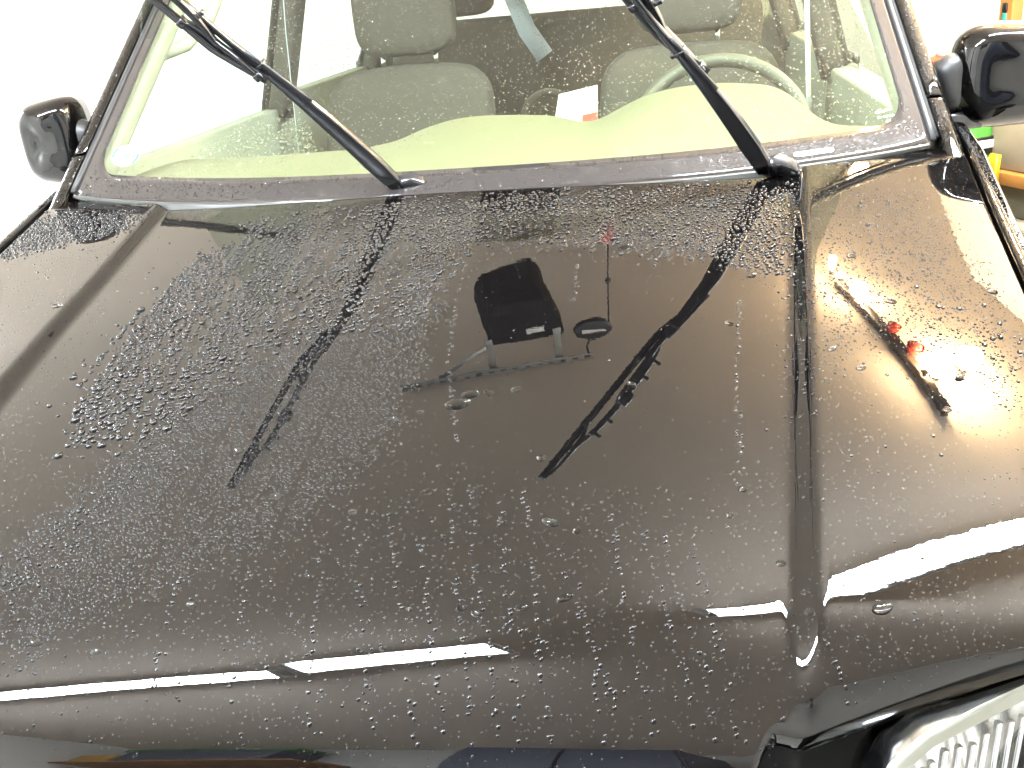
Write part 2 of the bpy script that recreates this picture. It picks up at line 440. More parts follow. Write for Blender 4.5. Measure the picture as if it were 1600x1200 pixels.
# mirrors ------------------------------------------------------------------
def mirror(s):
    m0 = empty('side_mirror', Vector((s*.80, .16, 1.10))-car.location); m0.parent = car
    c = Vector((s*(.915 if s > 0 else .856), .175, 1.163))
    ax = (Vector((math.cos(R(8)), -s*math.sin(R(8)), 0)), Vector((s*math.sin(R(8)), math.cos(R(8)), 0)), Vector((0, 0, 1)))
    V = []; F = []; nu, nv = 40, 16
    for j in range(nv+1):
        t = j/nv; dep = -.072*math.cos(t*math.pi/2)**.8; sc = math.sin(max(t, .02)*math.pi/2)**.42
        for i in range(nu):
            th = 2*math.pi*i/nu; cx = math.copysign(abs(math.cos(th))**.5, math.cos(th)); cz = math.copysign(abs(math.sin(th))**.55, math.sin(th))
            xx = (.112 if s > 0 else .062)*cx*sc; zz = .082*cz*sc*(1-.10*s*cx)
            V.append(c+ax[0]*xx+ax[1]*(dep+.02*abs(cx)**2*(1 if cx*s > 0 else .3)*(1-t))+ax[2]*(zz+.006*(1-t)))
    for r_, dy, k_ in (('rim', .03, 1.0), ('in', .03, .93), ('in2', .015, .92)):
        for i in range(nu):
            th = 2*math.pi*i/nu; cx = math.copysign(abs(math.cos(th))**.5, math.cos(th)); cz = math.copysign(abs(math.sin(th))**.55, math.sin(th))
            V.append(c+ax[0]*((.112 if s > 0 else .062)*cx*k_)+ax[1]*dy+ax[2]*(.082*cz*(1-.10*s*cx)*k_))
    for j in range(nv+3):
        for i in range(nu): F.append((j*nu+i, j*nu+(i+1) % nu, (j+1)*nu+(i+1) % nu, (j+1)*nu+i))
    F.append(tuple(range(nu)))
    mk('housing', V, F, 'paint', m0)
    gl = []
    for i in range(nu):
        th = 2*math.pi*i/nu; cx = math.copysign(abs(math.cos(th))**.5, math.cos(th)); cz = math.copysign(abs(math.sin(th))**.55, math.sin(th))
        gl.append(((.112 if s > 0 else .062)*cx*.915, .082*cz*(1-.10*s*cx)*.915))
    prism('mirror_glass', gl, c+ax[1]*.016, (ax[0], ax[2], ax[1]), .003, 'mirror', m0, 0)
    # stalk: rounded end towards the pillar, foot on the door
    sweep('stalk', [(s*.775, .17, 1.150), (s*.80, .165, 1.156), (s*.83, .165, 1.160)], lambda i, n: [(a*[.8, 1, 1][i], b*[.8, 1, 1][i]) for a, b in rrect(.055, .096, .026, 5)], 'opener', m0)
    sweep('foot', [(s*.760, .18, 1.088), (s*.80, .172, 1.094), (s*.85, .17, 1.098)], rrect(.07, .030, .008), 'satin', m0)
mirror(1); mirror(-1)

# cabin --------------------------------------------------------------------
rear_edge = [(-.75, 1.075), (-.563, 1.071), (-.32, 1.073), (-.24, 1.085), (-.183, 1.106), (-.12, 1.121), (-.06, 1.125), (.01, 1.122), (.09, 1.116), (.14, 1.102), (.168, 1.096), (.195, 1.102), (.24, 1.124), (.287, 1.143), (.351, 1.154), (.439, 1.156), (.526, 1.146), (.565, 1.128), (.60, 1.095), (.632, 1.068), (.67, 1.056), (.75, 1.052)]
def dash_pt(a, b):
    u = -1+2*a; x = u*.735
    f = ws(u*.97, 1.085); y0 = f.y+.012; z0 = 1.066
    zr = sum(pl(x+d, rear_edge) for d in (-.02, -.01, 0, .01, .02))/5
    if b < .75:
        t = b/.75; k = t**1.6
        return Vector((x, lerp(y0, .42, t), lerp(z0, zr, k)+.012*math.sin(math.pi*t)))
    t = (b-.75)/.25; an = t*math.pi/2
    return Vector((x, .42+.02*math.sin(min(an*2, math.pi/2)), zr-.012*(1-math.cos(min(an*2, math.pi/2)))-max(0, t-.5)*2*.4))
grid('dashboard', dash_pt, 120, 60, 'dash', car, thick=.004, off=-1)
# stitching-like defroster slots along the front of the dash
for i in range(34):
    x = -.60+i*.0365
    p = dash_pt((x/.735+1)/2, .125)
    box('defroster_slot', p+Vector((0, 0, .0018)), (.020, .003, .003), 'blackprint', car, bev=0)
# steering wheel
sw = empty('steering_wheel', Vector((.44, .60, 1.0))-car.location); sw.parent = car
tilt = R(28); wc = Vector((.44, .60, 1.005)); wu = Vector((0, math.sin(tilt), math.cos(tilt))); wn = Vector((0, -math.cos(tilt), math.sin(tilt)))
def torus(name, c, ux, uy, r, tr, mat, parent, n=64, k=12):
    V = []; F = []; nn = ux.cross(uy)
    for i in range(n):
        a = 2*math.pi*i/n; d = ux*math.cos(a)+uy*math.sin(a)
        for j in range(k):
            b = 2*math.pi*j/k; V.append(c+d*(r+tr*math.cos(b))+nn*(tr*math.sin(b)))
    for i in range(n):
        for j in range(k): F.append((i*k+j, i*k+(j+1) % k, ((i+1) % n)*k+(j+1) % k, ((i+1) % n)*k+j))
    return mk(name, V, F, mat, parent)
torus('rim', wc, Vector((1, 0, 0)), wu, .192, .0155, 'wheelrim', sw)
ellipsoid('hub', wc+wn*-.02, (.085, .075, .03), 'wheelrim', sw, (Vector((1, 0, 0)), wu, wn))
for an in (10, 170, 270):
    d = Vector((1, 0, 0))*math.cos(R(an))+wu*math.sin(R(an))
    sweep('spoke', [wc+d*.06, wc+d*.12, wc+d*.19], rrect(.03, .014, .005), 'wheelrim', sw, wn)
sweep('column', [wc-wn*-.03+Vector((0, 0, -.01)), wc+Vector((0, -.25, -.11))], circ(.05, 12), 'wheelrim', sw, (0, 0, 1))
# front seats
def seat(cx):
    s0 = empty('front_seat', Vector((cx, 1.0, .45))-car.location); s0.parent = car
    V = []; F = []; nu, nv = 32, 24
    def sec(t):   # t from bottom to top
        z = lerp(.62, 1.185, t); w_ = .255*(1-.10*t)*(1-max(0, (t-.80)/.2)**3*.30); y = lerp(.92, 1.12, t); d = .075*(1-max(0, (t-.86)/.14)**2*.65)
        return z, w_, y, d
    for j in range(nv+1):
        z, w_, y, d = sec(j/nv)
        for i in range(nu):
            th = 2*math.pi*i/nu; cxx = math.copysign(abs(math.cos(th))**.6, math.cos(th)); cyy = math.copysign(abs(math.sin(th))**.7, math.sin(th))
            bol = -.025*abs(cxx)**3 if cyy < 0 else 0
            V.append((cx+w_*cxx, y+d*cyy+bol, z+(.012*(1-cxx*cxx) if j == nv else 0)))
    for j in range(nv):
        for i in range(nu): F.append((j*nu+i, j*nu+(i+1) % nu, (j+1)*nu+(i+1) % nu, (j+1)*nu+i))
    F.append(tuple(nv*nu+i for i in range(nu))); F.append(tuple(range(nu)))
    bk = mk('backrest', V, F, 'seat', s0); sb = bk.modifiers.new('s', 'SUBSURF'); sb.levels = 1; sb.render_levels = 1
    ellipsoid('headrest', (cx, 1.125, 1.322), (.140, .055, .112), 'seat', s0, nu=36, nv=20, pw=.5)
    for dx in (-.075, .075):
        sweep('headrest_post', [(cx+dx, 1.125, 1.17), (cx+dx, 1.125, 1.23)], circ(.0065, 10), 'chrome', s0, (0, 1, 0))
    ellipsoid('cushion', (cx, .72, .58), (.27, .27, .09), 'seat', s0, pw=.5)
seat(.385); seat(-.372)
# rear bench
rb = empty('rear_seat', Vector((0, 1.95, .5))-car.location); rb.parent = car
box('backrest', (0, 2.02, .90), (1.30, .16, .72), 'rear', rb, bev=.04, seg=4)
box('cushion', (0, 1.75, .50), (1.30, .5, .16), 'rear', rb, bev=.04, seg=4)
for cx in (-.40, .42): ellipsoid('headrest', (cx, 2.03, 1.36), (.13, .05, .09), 'rear', rb, pw=.5)
box('parcel_shelf', (0, 2.35, 1.20), (1.30, .5, .02), 'rear', car)
box('cabin_floor', (0, 1.2, .36), (1.50, 3.0, .05), 'carpet', car, bev=0)
# cabin sides: doors, pillars, roof, tailgate
for s in (-1, 1):
    V = []
    def side(nm, x0, z0, x1, z1, y0, y1, mat, th=.05):
        """slanted side panel from (x0,z0) bottom to (x1,z1) top between y0..y1"""
        n = Vector((z1-z0, 0, -(x1-x0))).normalized()
        v = []
        for y in (y0, y1):
            for x, z in ((x0, z0), (x1, z1)): v += [(s*x, y, z), (s*(x+n.x*th), y, z+n.z*th)]
        f = [(0, 1, 3, 2), (4, 6, 7, 5), (0, 4, 5, 1), (2, 3, 7, 6), (0, 2, 6, 4), (1, 5, 7, 3)]
        return bevel(mk(nm, v, f, mat, car), .008, 2)
    for nm, z1, y0, y1 in (('door', 1.105, .14, 1.10), ('rear_door', 1.135, 1.115, 2.05), ('quarter_panel', 1.16, 2.065, 2.95)):
        skin = side(nm, .795, .35, .800, z1-.012, y0, y1, 'paint', .022)
        t_ = side('inner_trim', .72, .36, .735, z1, y0+.006, y1-.006, 'trim', .058); t_.parent = skin
        if nm != 'quarter_panel':
            hd = sweep('handle', [(s*.826, y1-.22, z1-.10), (s*.838, y1-.20, z1-.098), (s*.838, y1-.10, z1-.096), (s*.826, y1-.08, z1-.096)], rrect(.02, .026, .006), 'paint', None, (s, 0, 0)); hd.data.transform(Matrix.Translation(-car.location)); hd.parent = skin
    # pillar posts follow the tumblehome
    def post(nm, y0, y1, wd, mat):
        pts = [(s*lerp(.745, .60, t), lerp(y0, y1, t), lerp(1.08, 1.64, t)) for t in np.linspace(0, 1, 8)]
        sweep(nm, pts, rrect(wd, .05, .012), mat, car, (s, 0, .2))
    post('middle_pillar', 1.06, 1.12, .085, 'seat')
    post('rear_pillar', 1.98, 2.12, .12, 'seat')
    post('tail_pillar', 2.86, 2.70, .2, 'trim')
    for y0, y1, wd in ((1.06, 1.12, .085), (1.98, 2.12, .12), (2.86, 2.70, .2)):
        sweep('pillar_cover', [(s*(lerp(.745, .60, t)+.040), lerp(y0, y1, t), lerp(1.08, 1.64, t)) for t in np.linspace(0, 1, 8)], rrect(wd, .012, .005), 'paint', car, (s, 0, .2))
    # inner pillar trim by the windscreen
    zz = np.linspace(1.06, 1.62, 16)
    sweep('pillar_trim', [ws(s, z)+Vector((-s*.002, .055, 0)) for z in zz], rrect(.058, .048, .018), 'trim', car, (0, -1, .8))
    # grab handle
    hp = [ws(s, z)+Vector((-s*.012, .085, 0)) for z in (1.29, 1.31, 1.36, 1.44, 1.48)]
    hp = [h+Vector((-s*d, d*.5, -d*.2)) for h, d in zip(hp, (0, .035, .055, .055, .0))]
    sweep('grab_handle', hp, circ(.014, 10), 'trim', car, (0, -1, .3))
    # seat belt on the middle pillar: loop guide and webbing
    sweep('seat_belt', [(s*.655, 1.02, 1.50), (s*.668, 1.00, 1.30), (s*.675, .985, 1.10), (s*.685, .97, .85)], rrect(.046, .002, .0008, 1), 'belt', car, (s, -.4, 0))
    # window glass
    def wg(nm, y0, y1):
        v = []
        for y in (y0, y1):
            for t in (0, 1): v.append((s*lerp(.765, .635, t), y, lerp(1.10, 1.60, t)))
        o = mk(nm, v, [(0, 1, 3, 2)], 'sideglass', car, False); q = o.modifiers.new('s', 'SOLIDIFY'); q.thickness = .004
    wg('side_window', .30, 1.06); wg('rear_side_window', 1.12, 2.0); wg('quarter_window', 2.1, 2.75)
box('roof', (0, 1.90, 1.655), (1.24, 2.3, .05), 'paint', car, bev=.02)
box('headliner', (0, 1.90, 1.622), (1.20, 2.25, .012), 'trim', car, bev=0)
box('tailgate', (0, 3.0, .80), (1.40, .06, .78), 'trim', car, bev=.02)
o = mk('rear_window', [(-.62, 2.99, 1.2), (.62, 2.99, 1.2), (.55, 2.85, 1.62), (-.55, 2.85, 1.62)], [(0, 1, 2, 3)], 'sideglass', car, False)
q = o.modifiers.new('s', 'SOLIDIFY'); q.thickness = .004
# rear centre belt hanging behind the passenger seat, with its buckle
sweep('centre_belt', [(-.20, 1.78, 1.50), (-.165, 1.76, 1.33), (-.125, 1.75, 1.22), (-.07, 1.74, 1.135)], rrect(.06, .003, .001, 1), 'belt', car, (0, -1, .2))
torus('grab_loop', Vector((-.03, 1.40, .98)), Vector((1, 0, 0)), Vector((0, .2, .98)).normalized(), .075, .013, 'rear', car)
# papers on the console
mk('paper', [(.06, .62, 1.01), (.17, .64, 1.03), (.17, .70, 1.14), (.08, .70, 1.125), (.06, .622, 1.008), (.17, .642, 1.028), (.17, .702, 1.138), (.08, .702, 1.123)], [(0, 1, 2, 3), (4, 5, 6, 7), (0, 1, 5, 4), (1, 2, 6, 5), (2, 3, 7, 6), (3, 0, 4, 7)], 'label', car, False)
mk('paper_print', [(.13, .628, 1.03), (.17, .634, 1.035), (.17, .668, 1.085), (.135, .664, 1.08)], [(0, 1, 2, 3)], 'red', car, False)
ellipsoid('console_lever', (.125, .56, 1.03), (.022, .02, .075), 'wheelrim', car, (Vector((.8, 0, .6)), Vector((0, 1, 0)), Vector((-.6, 0, .8))))
# stickers on the glass
def gl_patch(name, uc, zc, pts, h, mat, parent):
    """flat print on the glass; pts are (across, up) in metres"""
    V = []; k = len(pts); c = on_glass(uc, zc, h); e1 = (ws(uc+.01, zc)-ws(uc-.01, zc)).normalized(); e2 = (ws(uc, zc+.01)-ws(uc, zc-.01)).normalized()
    V = [c]+[on_glass(uc+a/wx(zc), zc+b*e2.z, h) for a, b in pts]
    return mk(name, V, [(0, 1+j, 1+(j+1) % k) for j in range(k)], mat, parent, False)
stk = empty('oval_sticker', wind.location*0); stk.parent = wind
us, zs_ = -.889, 1.134
gl_patch('backing', us, zs_, circ(.033, 32, .026), .0008, 'sticker', stk)
def arcpatch(a0, a1, r0, r1, ry, nm):
    n = 12; V = []; F = []
    for i in range(n+1):
        a = R(lerp(a0, a1, i/n))
        for r in (r0, r1): V.append(on_glass(us+r*math.cos(a)/wx(zs_), zs_+r*ry*math.sin(a)*.7, .0014))
    for i in range(n): F.append((2*i, 2*i+1, 2*i+3, 2*i+2))
    mk(nm, V, F, 'stickerink', stk, False)
arcpatch(140, 195, .026, .030, .8, 'border_mark'); arcpatch(-45, 15, .026, .030, .8, 'border_mark')
def ink(cx, cz, pts, nm='letter_stroke'):
    V = [on_glass(us+(cx+a)/wx(zs_), zs_+(cz+b)*.72, .0014) for a, b in pts]
    mk(nm, V, [tuple(range(len(V)))], 'stickerink', stk, False)
for rr in ((-.014, .0),):
    n = 20; V = []; F = []
    for i in range(n):
        a = 2*math.pi*i/n
        for r in (.0048, .0062): V.append(on_glass(us+(rr[0]+r*.8*math.cos(a)+.25*r*math.sin(a))/wx(zs_), zs_+(rr[1]+r*1.5*math.sin(a))*.72, .0014))
    for i in range(n): j = (i+1) % n; F.append((2*i, 2*i+1, 2*j+1, 2*j))
    mk('letter_c', V, F[2:-3], 'vin', stk, False)
for k_ in (-.006, 0, .006): ink(-.002, k_, [(-.003, -.001), (.003, -.001), (.003, .001), (-.003, .001)])
n = 20; V = []; F = []
for i in range(n):
    a = 2*math.pi*i/n
    for r in (.0055, .008): V.append(on_glass(us+(.012+r*math.cos(a))/wx(zs_), zs_+(-.001+r*.55*math.sin(a))*.72, .0014))
for i in range(n): j = (i+1) % n; F.append((2*i, 2*i+1, 2*j+1, 2*j))
mk('badge_ring', V, F, 'stickerink', stk, False)
pts = [(a, b*.7) for a, b in rrect(.062, .014, .006)]
gl_patch('identity_plate', .752, 1.084, pts, .0022, 'vin', wind)
for i_, (du, dz, l_) in enumerate(((-.008, .010, .016), (.004, .012, .012), (-.012, .0, .006), (-.002, .0, .008), (.008, .0, .008), (.004, -.010, .016))):
    gl_patch('maker_mark', .922+du/.72, 1.116+dz*.7, rrect(l_, .003, .0008, 1), .0012, 'vin', wind)

# nose: headlamp, grille, bumper --------------------------------------------
def headlamp(s):
    h0 = empty('headlight', Vector((s*.55, -1.03, .80))-car.location); h0.parent = car
    top = [(.462, -1.128, .800), (.466, -1.115, .836), (.482, -1.100, .858), (.505, -1.084, .868), (.55, -1.058, .874), (.60, -1.03, .878), (.66, -.995, .880), (.71, -.955, .878)]
    n = len(top); zb = .70
    def pt(i, t, ins=0., dep=0.):
        p = Vector(top[i])+Vector((-.011, .002, .009)); q = Vector((p.x*.99+.005, p.y-.012, zb)); r = p.lerp(q, t)
        cen = Vector((.585, -1.05, .79)); d = (cen-r); d.y *= .2
        return r+d.normalized()*ins+Vector((-.35, .94, 0)).normalized()*dep
    # bezel ring
    def ring(ins0, ins1, dep0, dep1, nm, mat):
        loop = [(i, 0) for i in range(n)]+[(n-1, t) for t in (.25, .5, .75, 1)]+[(i, 1) for i in range(n-2, -1, -1)]+[(0, t) for t in (.75, .5, .25)]
        V = []; F = []; m = len(loop)
        for i, t in loop:
            for k in range(4):
                f = k/3; v = pt(i, t, lerp(ins0, ins1, f), lerp(dep0, dep1, f)); V.append((s*v.x, v.y, v.z+.004*math.sin(math.pi*f)))
        for a in range(m):
            b = (a+1) % m
            for k in range(3): F.append((a*4+k, a*4+k+1, b*4+k+1, b*4+k))
        o = mk(nm, V, F, mat, h0)
        return o
    ring(0, .014, 0, 0, 'bezel', 'bezel'); ring(.0135, .026, .001, .05, 'reflector_rim', 'reflector')
    V = []; F = []; nu, nv = 26, 10
    tx = np.linspace(0, n-1, nu+1)
    def pti(x, t, ins, dep):
        i = min(int(x), n-2); f = x-i; return pt(i, t, ins, dep).lerp(pt(i+1, t, ins, dep), f)
    for j in range(nv+1):
        for i in range(nu+1):
            v = pti(tx[i], j/nv, .014, .004+.0*i); V.append((s*v.x, v.y, v.z))
    for j in range(nv):
        for i in range(nu): a = j*(nu+1)+i; F.append((a, a+1, a+nu+2, a+nu+1))
    mk('lens', V, F, 'lens', h0).modifiers.new('s', 'SOLIDIFY').thickness = .003
    V = []; F = []
    for j in range(nv+1):
        for i in range(nu+1):
            fx = (i/nu-.5)*2; fy = (j/nv-.5)*2
            v = pti(tx[i], j/nv, .024, .045+.055*max(0, 1-fx*fx)*max(0, 1-fy*fy)); V.append((s*v.x, v.y, v.z))
    for j in range(nv):
        for i in range(nu): a = j*(nu+1)+i; F.append((a, a+1, a+nu+2, a+nu+1))
    mk('reflector', V, F, 'reflector', h0)
    # moulded vertical flutes behind the lens
    for i in range(22):
        x = .35+i*.29
        a = pti(x, .10+.02*math.sin(i*1.7), .022, .012); b = pti(min(x+.05*math.sin(i*2.3), n-1), .92, .022, .02)
        sweep('flute', [(s*p.x, p.y, p.z) for p in (a, a.lerp(b, .5), b)], circ(.0032, 6), 'reflector', h0, (0, -1, 0))
headlamp(1); headlamp(-1)
grille = empty('grille', Vector((0, -1.08, .74))-car.location); grille.parent = car
for k in range(5):
    z = .80-k*.035
    sweep('grille_bar', [(x, -1.085-.02*(1-(x/.42)**2), z) for x in np.linspace(-.42, .42, 14)], rrect(.03, .012, .004), 'satin', grille)
box('grille_back', (0, -1.03, .73), (.84, .03, .26), 'void', grille, bev=0)
sweep('bumper', [(x, -1.02-.16*(1-(x/.86)**2)**.7, .54) for x in np.linspace(-.86, .86, 30)], rrect(.12, .22, .05), 'paint', car)
# four wheels so that the car stands on the floor
for s in (-1, 1):
    for y in (-.55, 2.3):
        w0 = empty('wheel', Vector((s*.74, y, .34))-car.location); w0.parent = car
        torus('tyre', Vector((s*.76, y, .335)), Vector((0, 1, 0)), Vector((0, 0, 1)), .25, .085, 'rubber', w0, 40, 14)
        ellipsoid('rim', (s*.78, y, .335), (.04, .19, .19), 'steel', w0)

# ------------------------------------------------------------------ ceiling things
def fluoro(p0, p1, wd, label):
    """surface-mounted fluorescent light between two (u, v) points"""
    a = room(p0[0], p0[1], 0); b = room(p1[0], p1[1], 0); d = (b-a).normalized(); s = Z.cross(d); L = (b-a).length
    f = empty('fluorescent_light', a.lerp(b, .5)+Z*(HC-.04)); tag(f, label, 'ceiling light', 'fluorescent lights on the ceiling')
    c = a.lerp(b, .5); DR = .09
    box('housing', c+Z*(HC-.018-DR), (L, wd*1.06, .034), 'lampwhite', f, (d, s, Z), .004)
    pr = [(wd/2*math.cos(t), -.026*math.sin(t)) for t in np.linspace(0, math.pi, 13)]
    V = []; F = []; m = len(pr)
    for e in (-L/2+.03, L/2-.03): V += [c+d*e+s*x+Z*(HC-.036-DR+y) for x, y in pr]
    F = [(j, (j+1) % m, m+(j+1) % m, m+j) for j in range(m)]+[tuple(range(m)), tuple(range(m, 2*m))]
    mk('diffuser', V, F, 'tube', f, True).data.polygons.foreach_set('use_smooth', [i < m for i in range(m+2)])
    for e in (-.35, .35): sweep('hanger_rod', [c+d*(L*e)+Z*(HC-DR+.02), c+d*(L*e)+Z*HC], circ(.006, 8), 'lampwhite', f, tuple(s))
    for e in (-1, 1): box('end_cap', c+d*(e*(L/2-.014))+Z*(HC-.050-DR), (.028, wd*1.02, .042), 'lampwhite', f, (d, s, Z), .006)
fluoro((-2.60, -.74), (-1.10, -.885), .085, 'long lit fluorescent strip reflected at the left end of the bonnet nose')
fluoro((-1.065, -.842), (-.42, -.796), .115, 'short lit fluorescent strip reflected left of the middle of the bonnet nose')
fluoro((.25, -.525), (1.90, -.515), .078, 'lit fluorescent strip reflected right of the bonnet crease')
fluoro((-2.5, 1.9), (-2.5, 3.4), .12, 'added unseen fluorescent strip brightening the left side of the garage')  # added strip out of view, fills the left side with light

# garage door opener hung from a punched angle iron
op = empty('garage_door_opener', (-.12, 1.0, 2.2))
tag(op, 'dark garage door opener box mirrored in the middle of the bonnet', 'door opener')
def rl(x): return Vector((x, lerp(.80, 1.0, (x+.565)/.665), 0))
rd = (rl(.1)-rl(-.565)).normalized(); rs = Z.cross(rd)
RX = (rd, rs, Z)
box('hanger_rail', (rl(-.565)+rl(.12))/2+Z*2.478, (.70, .035, .006), 'steel', op, RX, .001)
box('hanger_rail_flange', (rl(-.565)+rl(.12))/2+Z*2.460-rs*.017, (.70, .005, .032), 'steel', op, RX, .001)
for i in range(16): box('rail_slot', rl(-.54+i*.042)+Z*2.460-rs*.0205, (.020, .003, .010), 'blackprint', op, RX, 0)
for x in (-.235, -.005):
    box('hanger_strap', rl(x)+Z*2.37, (.028, .004, .20), 'steel', op, RX, .001)
sweep('diagonal_brace', [rl(-.42)+Z*2.46, rl(-.235)+Z*2.31], rrect(.022, .004, .001, 1), 'steel', op, tuple(rs))
oc = rl(-.105)+rs*.13+Z*2.20
outl = [(-.130, .125), (-.142, .0), (-.132, -.085), (-.105, -.108), (.065, -.118), (.10, -.09), (.125, .0), (.135, .125)]
prism('motor_housing', outl, oc, (rd, Z, rs), .26, 'matteblack', op, .022)
box('label_plate', oc-rs*.1325+rd*.03+Z*.06, (.062, .004, .030), 'label', op, RX, .001)
sp = empty('rail_pulley', rl(.117)+Z*2.305)
tag(sp, 'small oval dark pulley cover beside the door opener box', 'pulley')
prism('cover', circ(.068, 28, .058), rl(.117)+Z*2.305, (rd, Z, rs), .03, 'opener', sp, .008)
box('label_plate', rl(.117)+Z*2.307-rs*.0175, (.085, .003, .016), 'label', sp, RX, .001)
sweep('hook', [rl(.105)+Z*2.355, rl(.095)+Z*2.41, rl(.10)+Z*2.47], circ(.004, 8), 'opener', sp, tuple(rs))
rc = empty('release_cord', rl(.145)+rs*.02+Z*2.3)
tag(rc, 'emergency release cord with red handle and white tag', 'pull cord')
rp = rl(.172)+rs*.0+Vector((0, 0, 0))
sweep('cord', [rp+Z*2.33, rp+Z*2.1, rp+Z*1.92], circ(.0028, 8), 'opener', rc, (1, 0, 0))
ellipsoid('bead', rp+Z*2.04, (.011, .011, .009), 'opener', rc)
sweep('handle', [rp+Z*1.925+rd*.004, rp+Z*1.908-rd*.002, rp+Z*1.885-rd*.014], lambda i, n: rrect([.03, .045, .05][i], .016, .007), 'red', rc, tuple(rs))
box('white_tag', rp+Z*1.862+rd*.004, (.040, .004, .042), 'white', rc, RX, .001)
ellipsoid('tag_eyelet', rp+Z*1.868+rd*.006-rs*.003, (.004, .002, .004), 'blackprint', rc)
# track light parallel to the right wall
tr = empty('track_light', room(1.69, .5, 2.45)); tag(tr, 'dark track light with glowing halogen bulbs mirrored in the bonnet', 'track light')
sweep('bar', [room(1.735, .97, 2.477), room(1.69, .5, 2.477), room(1.63, .06, 2.477)], rrect(.045, .04, .008), 'trackbar', tr)
def head(u, v, z, lit, r=.035, tilt=(0, 0)):
    h = empty('lamp_head', Vector(room(u, v, z))-tr.location); h.parent = tr
    b = room(lerp(1.63, 1.735, (v-.06)/.91), min(v, .97), 2.457); c = room(u, v, z)
    sweep('arm', [b, b.lerp(c, .5)+Z*.005, c+Z*.03], circ(.007, 8), 'trackbar', h, tuple(V_))
    if lit:
        sweep('socket', [c+Z*(r*.6), c+Z*(r*.6+.03)], circ(r*.45, 14), 'trackbar', h, tuple(U))
        ellipsoid('bulb', c, (r*.85, r*.85, r), 'bulb', h, nu=20, nv=12); return
    n = 24; V = []; F = []
    prf = [(.012, .055), (.022, .045), (.034, .015), (.040, -.012), (.037, -.012), (.031, .013), (.018, .04)]
    for rr, zz in prf:
        k = r/.035
        V += [c+U*(rr*k*math.cos(2*math.pi*i/n))+V_*(rr*k*math.sin(2*math.pi*i/n))+Z*zz*k for i in range(n)]
    for j in range(len(prf)-1):
        for i in range(n): F.append((j*n+i, j*n+(i+1) % n, (j+1)*n+(i+1) % n, (j+1)*n+i))
    mk('shade', V, F, 'trackbar' if lit else 'redglass', h)
    ellipsoid('bulb', c-Z*.004*r/.035, (r*.85, r*.85, r*.85), 'bulb' if lit else 'redglass', h, nu=20, nv=12)
head(1.75, 1.06, 2.43, True, .02); head(1.748, .985, 2.43, True, .02)
head(1.732, .832, 2.42, True, .045)
head(1.705, .535, 2.425, False, .028); head(1.70, .38, 2.425, False, .034)
head(1.715, .245, 2.405, True, .066); head(1.888, .258, 2.405, True, .066)

# ------------------------------------------------------------------ things along the right wall
def at(px, py, uu):
    d = fw+rt2*((px-800)/1530.4)-up2*((py-600)/1530.4)
    return CAMP+d*((uu-CAMP.dot(U))/d.dot(U))
ps = at(1590, 20, 2.42)
post = box('wooden_post', Vector((ps.x, ps.y, .62))+V_*.03, (.05, .06, 1.24), 'wood', None, RA, .004); tag(post, 'upright pine post against the white wall', 'post')
q_ = at(1571, 28, 2.40)
mkr = empty('felt_pen', q_); tag(mkr, 'teal pen with black cap hanging on the wall', 'pen')
box('barrel', q_-Z*.02, (.022, .022, .075), 'teal', mkr, RA, .006); box('cap', q_+Z*.035, (.023, .023, .032), 'blackprint', mkr, RA, .004)
q_ = at(1480, 110, 1.95)
can = empty('red_canister', Vector((q_.x, q_.y, 0.78))); tag(can, 'orange red canister behind the right door mirror', 'canister')
sweep('body', [Vector((q_.x, q_.y, z)) for z in (.78, .80, .98, 1.01, 1.03)], lambda i, n: circ([.09, .10, .10, .09, .04][i], 28), 'orange', can, (1, 0, 0))
sweep('lid', [Vector((q_.x, q_.y, z)) for z in (1.03, 1.05)], circ(.04, 20), 'white', can, (1, 0, 0))
bench = empty('workbench', room(2.2, 1.0, 0)); tag(bench, 'pale topped wooden workbench standing along the right wall', 'workbench')
b0 = at(1600, 345, 2.05)
ztop = b0.z
box('top', room(2.22, b0.dot(V_)-.1, ztop-.02), (.50, 1.3, .04), 'board', bench, RA, .004)
for du in (-.2, .2):
    for dv in (-.7, .5): box('leg', room(2.22+du, b0.dot(V_)+dv, (ztop-.045)/2), (.06, .06, ztop-.045), 'wood', bench, RA, .004)
gb = at(1580, 300, 2.04); bx0 = box('grey_box', room(2.17, gb.dot(V_)-.12, ztop+.055), (.24, .42, .108), 'greybox', None, RA, .006); tag(bx0, 'grey brown storage box lying on the workbench', 'box')
pk = box('wood_plank', room(2.12, gb.dot(V_)-.09, ztop+.109+.021), (.22, .62, .040), 'wood', None, RA, .003); tag(pk, 'orange pine plank lying on the grey box', 'plank')
wb = box('scuffed_white_board', room(2.14, gb.dot(V_)-.14, ztop+.151+.085), (.20, .50, .168), 'board', None, RA, .004); tag(wb, 'off-white scuffed carton standing on the pine plank', 'carton')
yc = at(1548, 285, 1.97)
cl = empty('yellow_clamp', Vector((yc.x, yc.y, ztop))); tag(cl, 'yellow plastic clamp leaning against the grey box', 'clamp')
sweep('jaw', [yc+Z*.09+U*.01, yc+Z*.05, yc+Z*.00], lambda i, n: rrect([.035, .05, .055][i], .022, .008), 'yellow', cl, tuple(U))
sweep('handle', [yc-Z*.00, yc-Z*.05-V_*.01, yc-Z*.085-V_*.02], lambda i, n: rrect([.06, .055, .04][i], .022, .01), 'yellow', cl, tuple(U))
gc = at(1514, 225, 2.0)
bag = empty('green_bag', gc-Z*.12); tag(bag, 'green printed bag with black and white band beside the carton', 'bag')
box('body', gc, (.10, .12, .24), 'green', bag, RA, .03, seg=4)
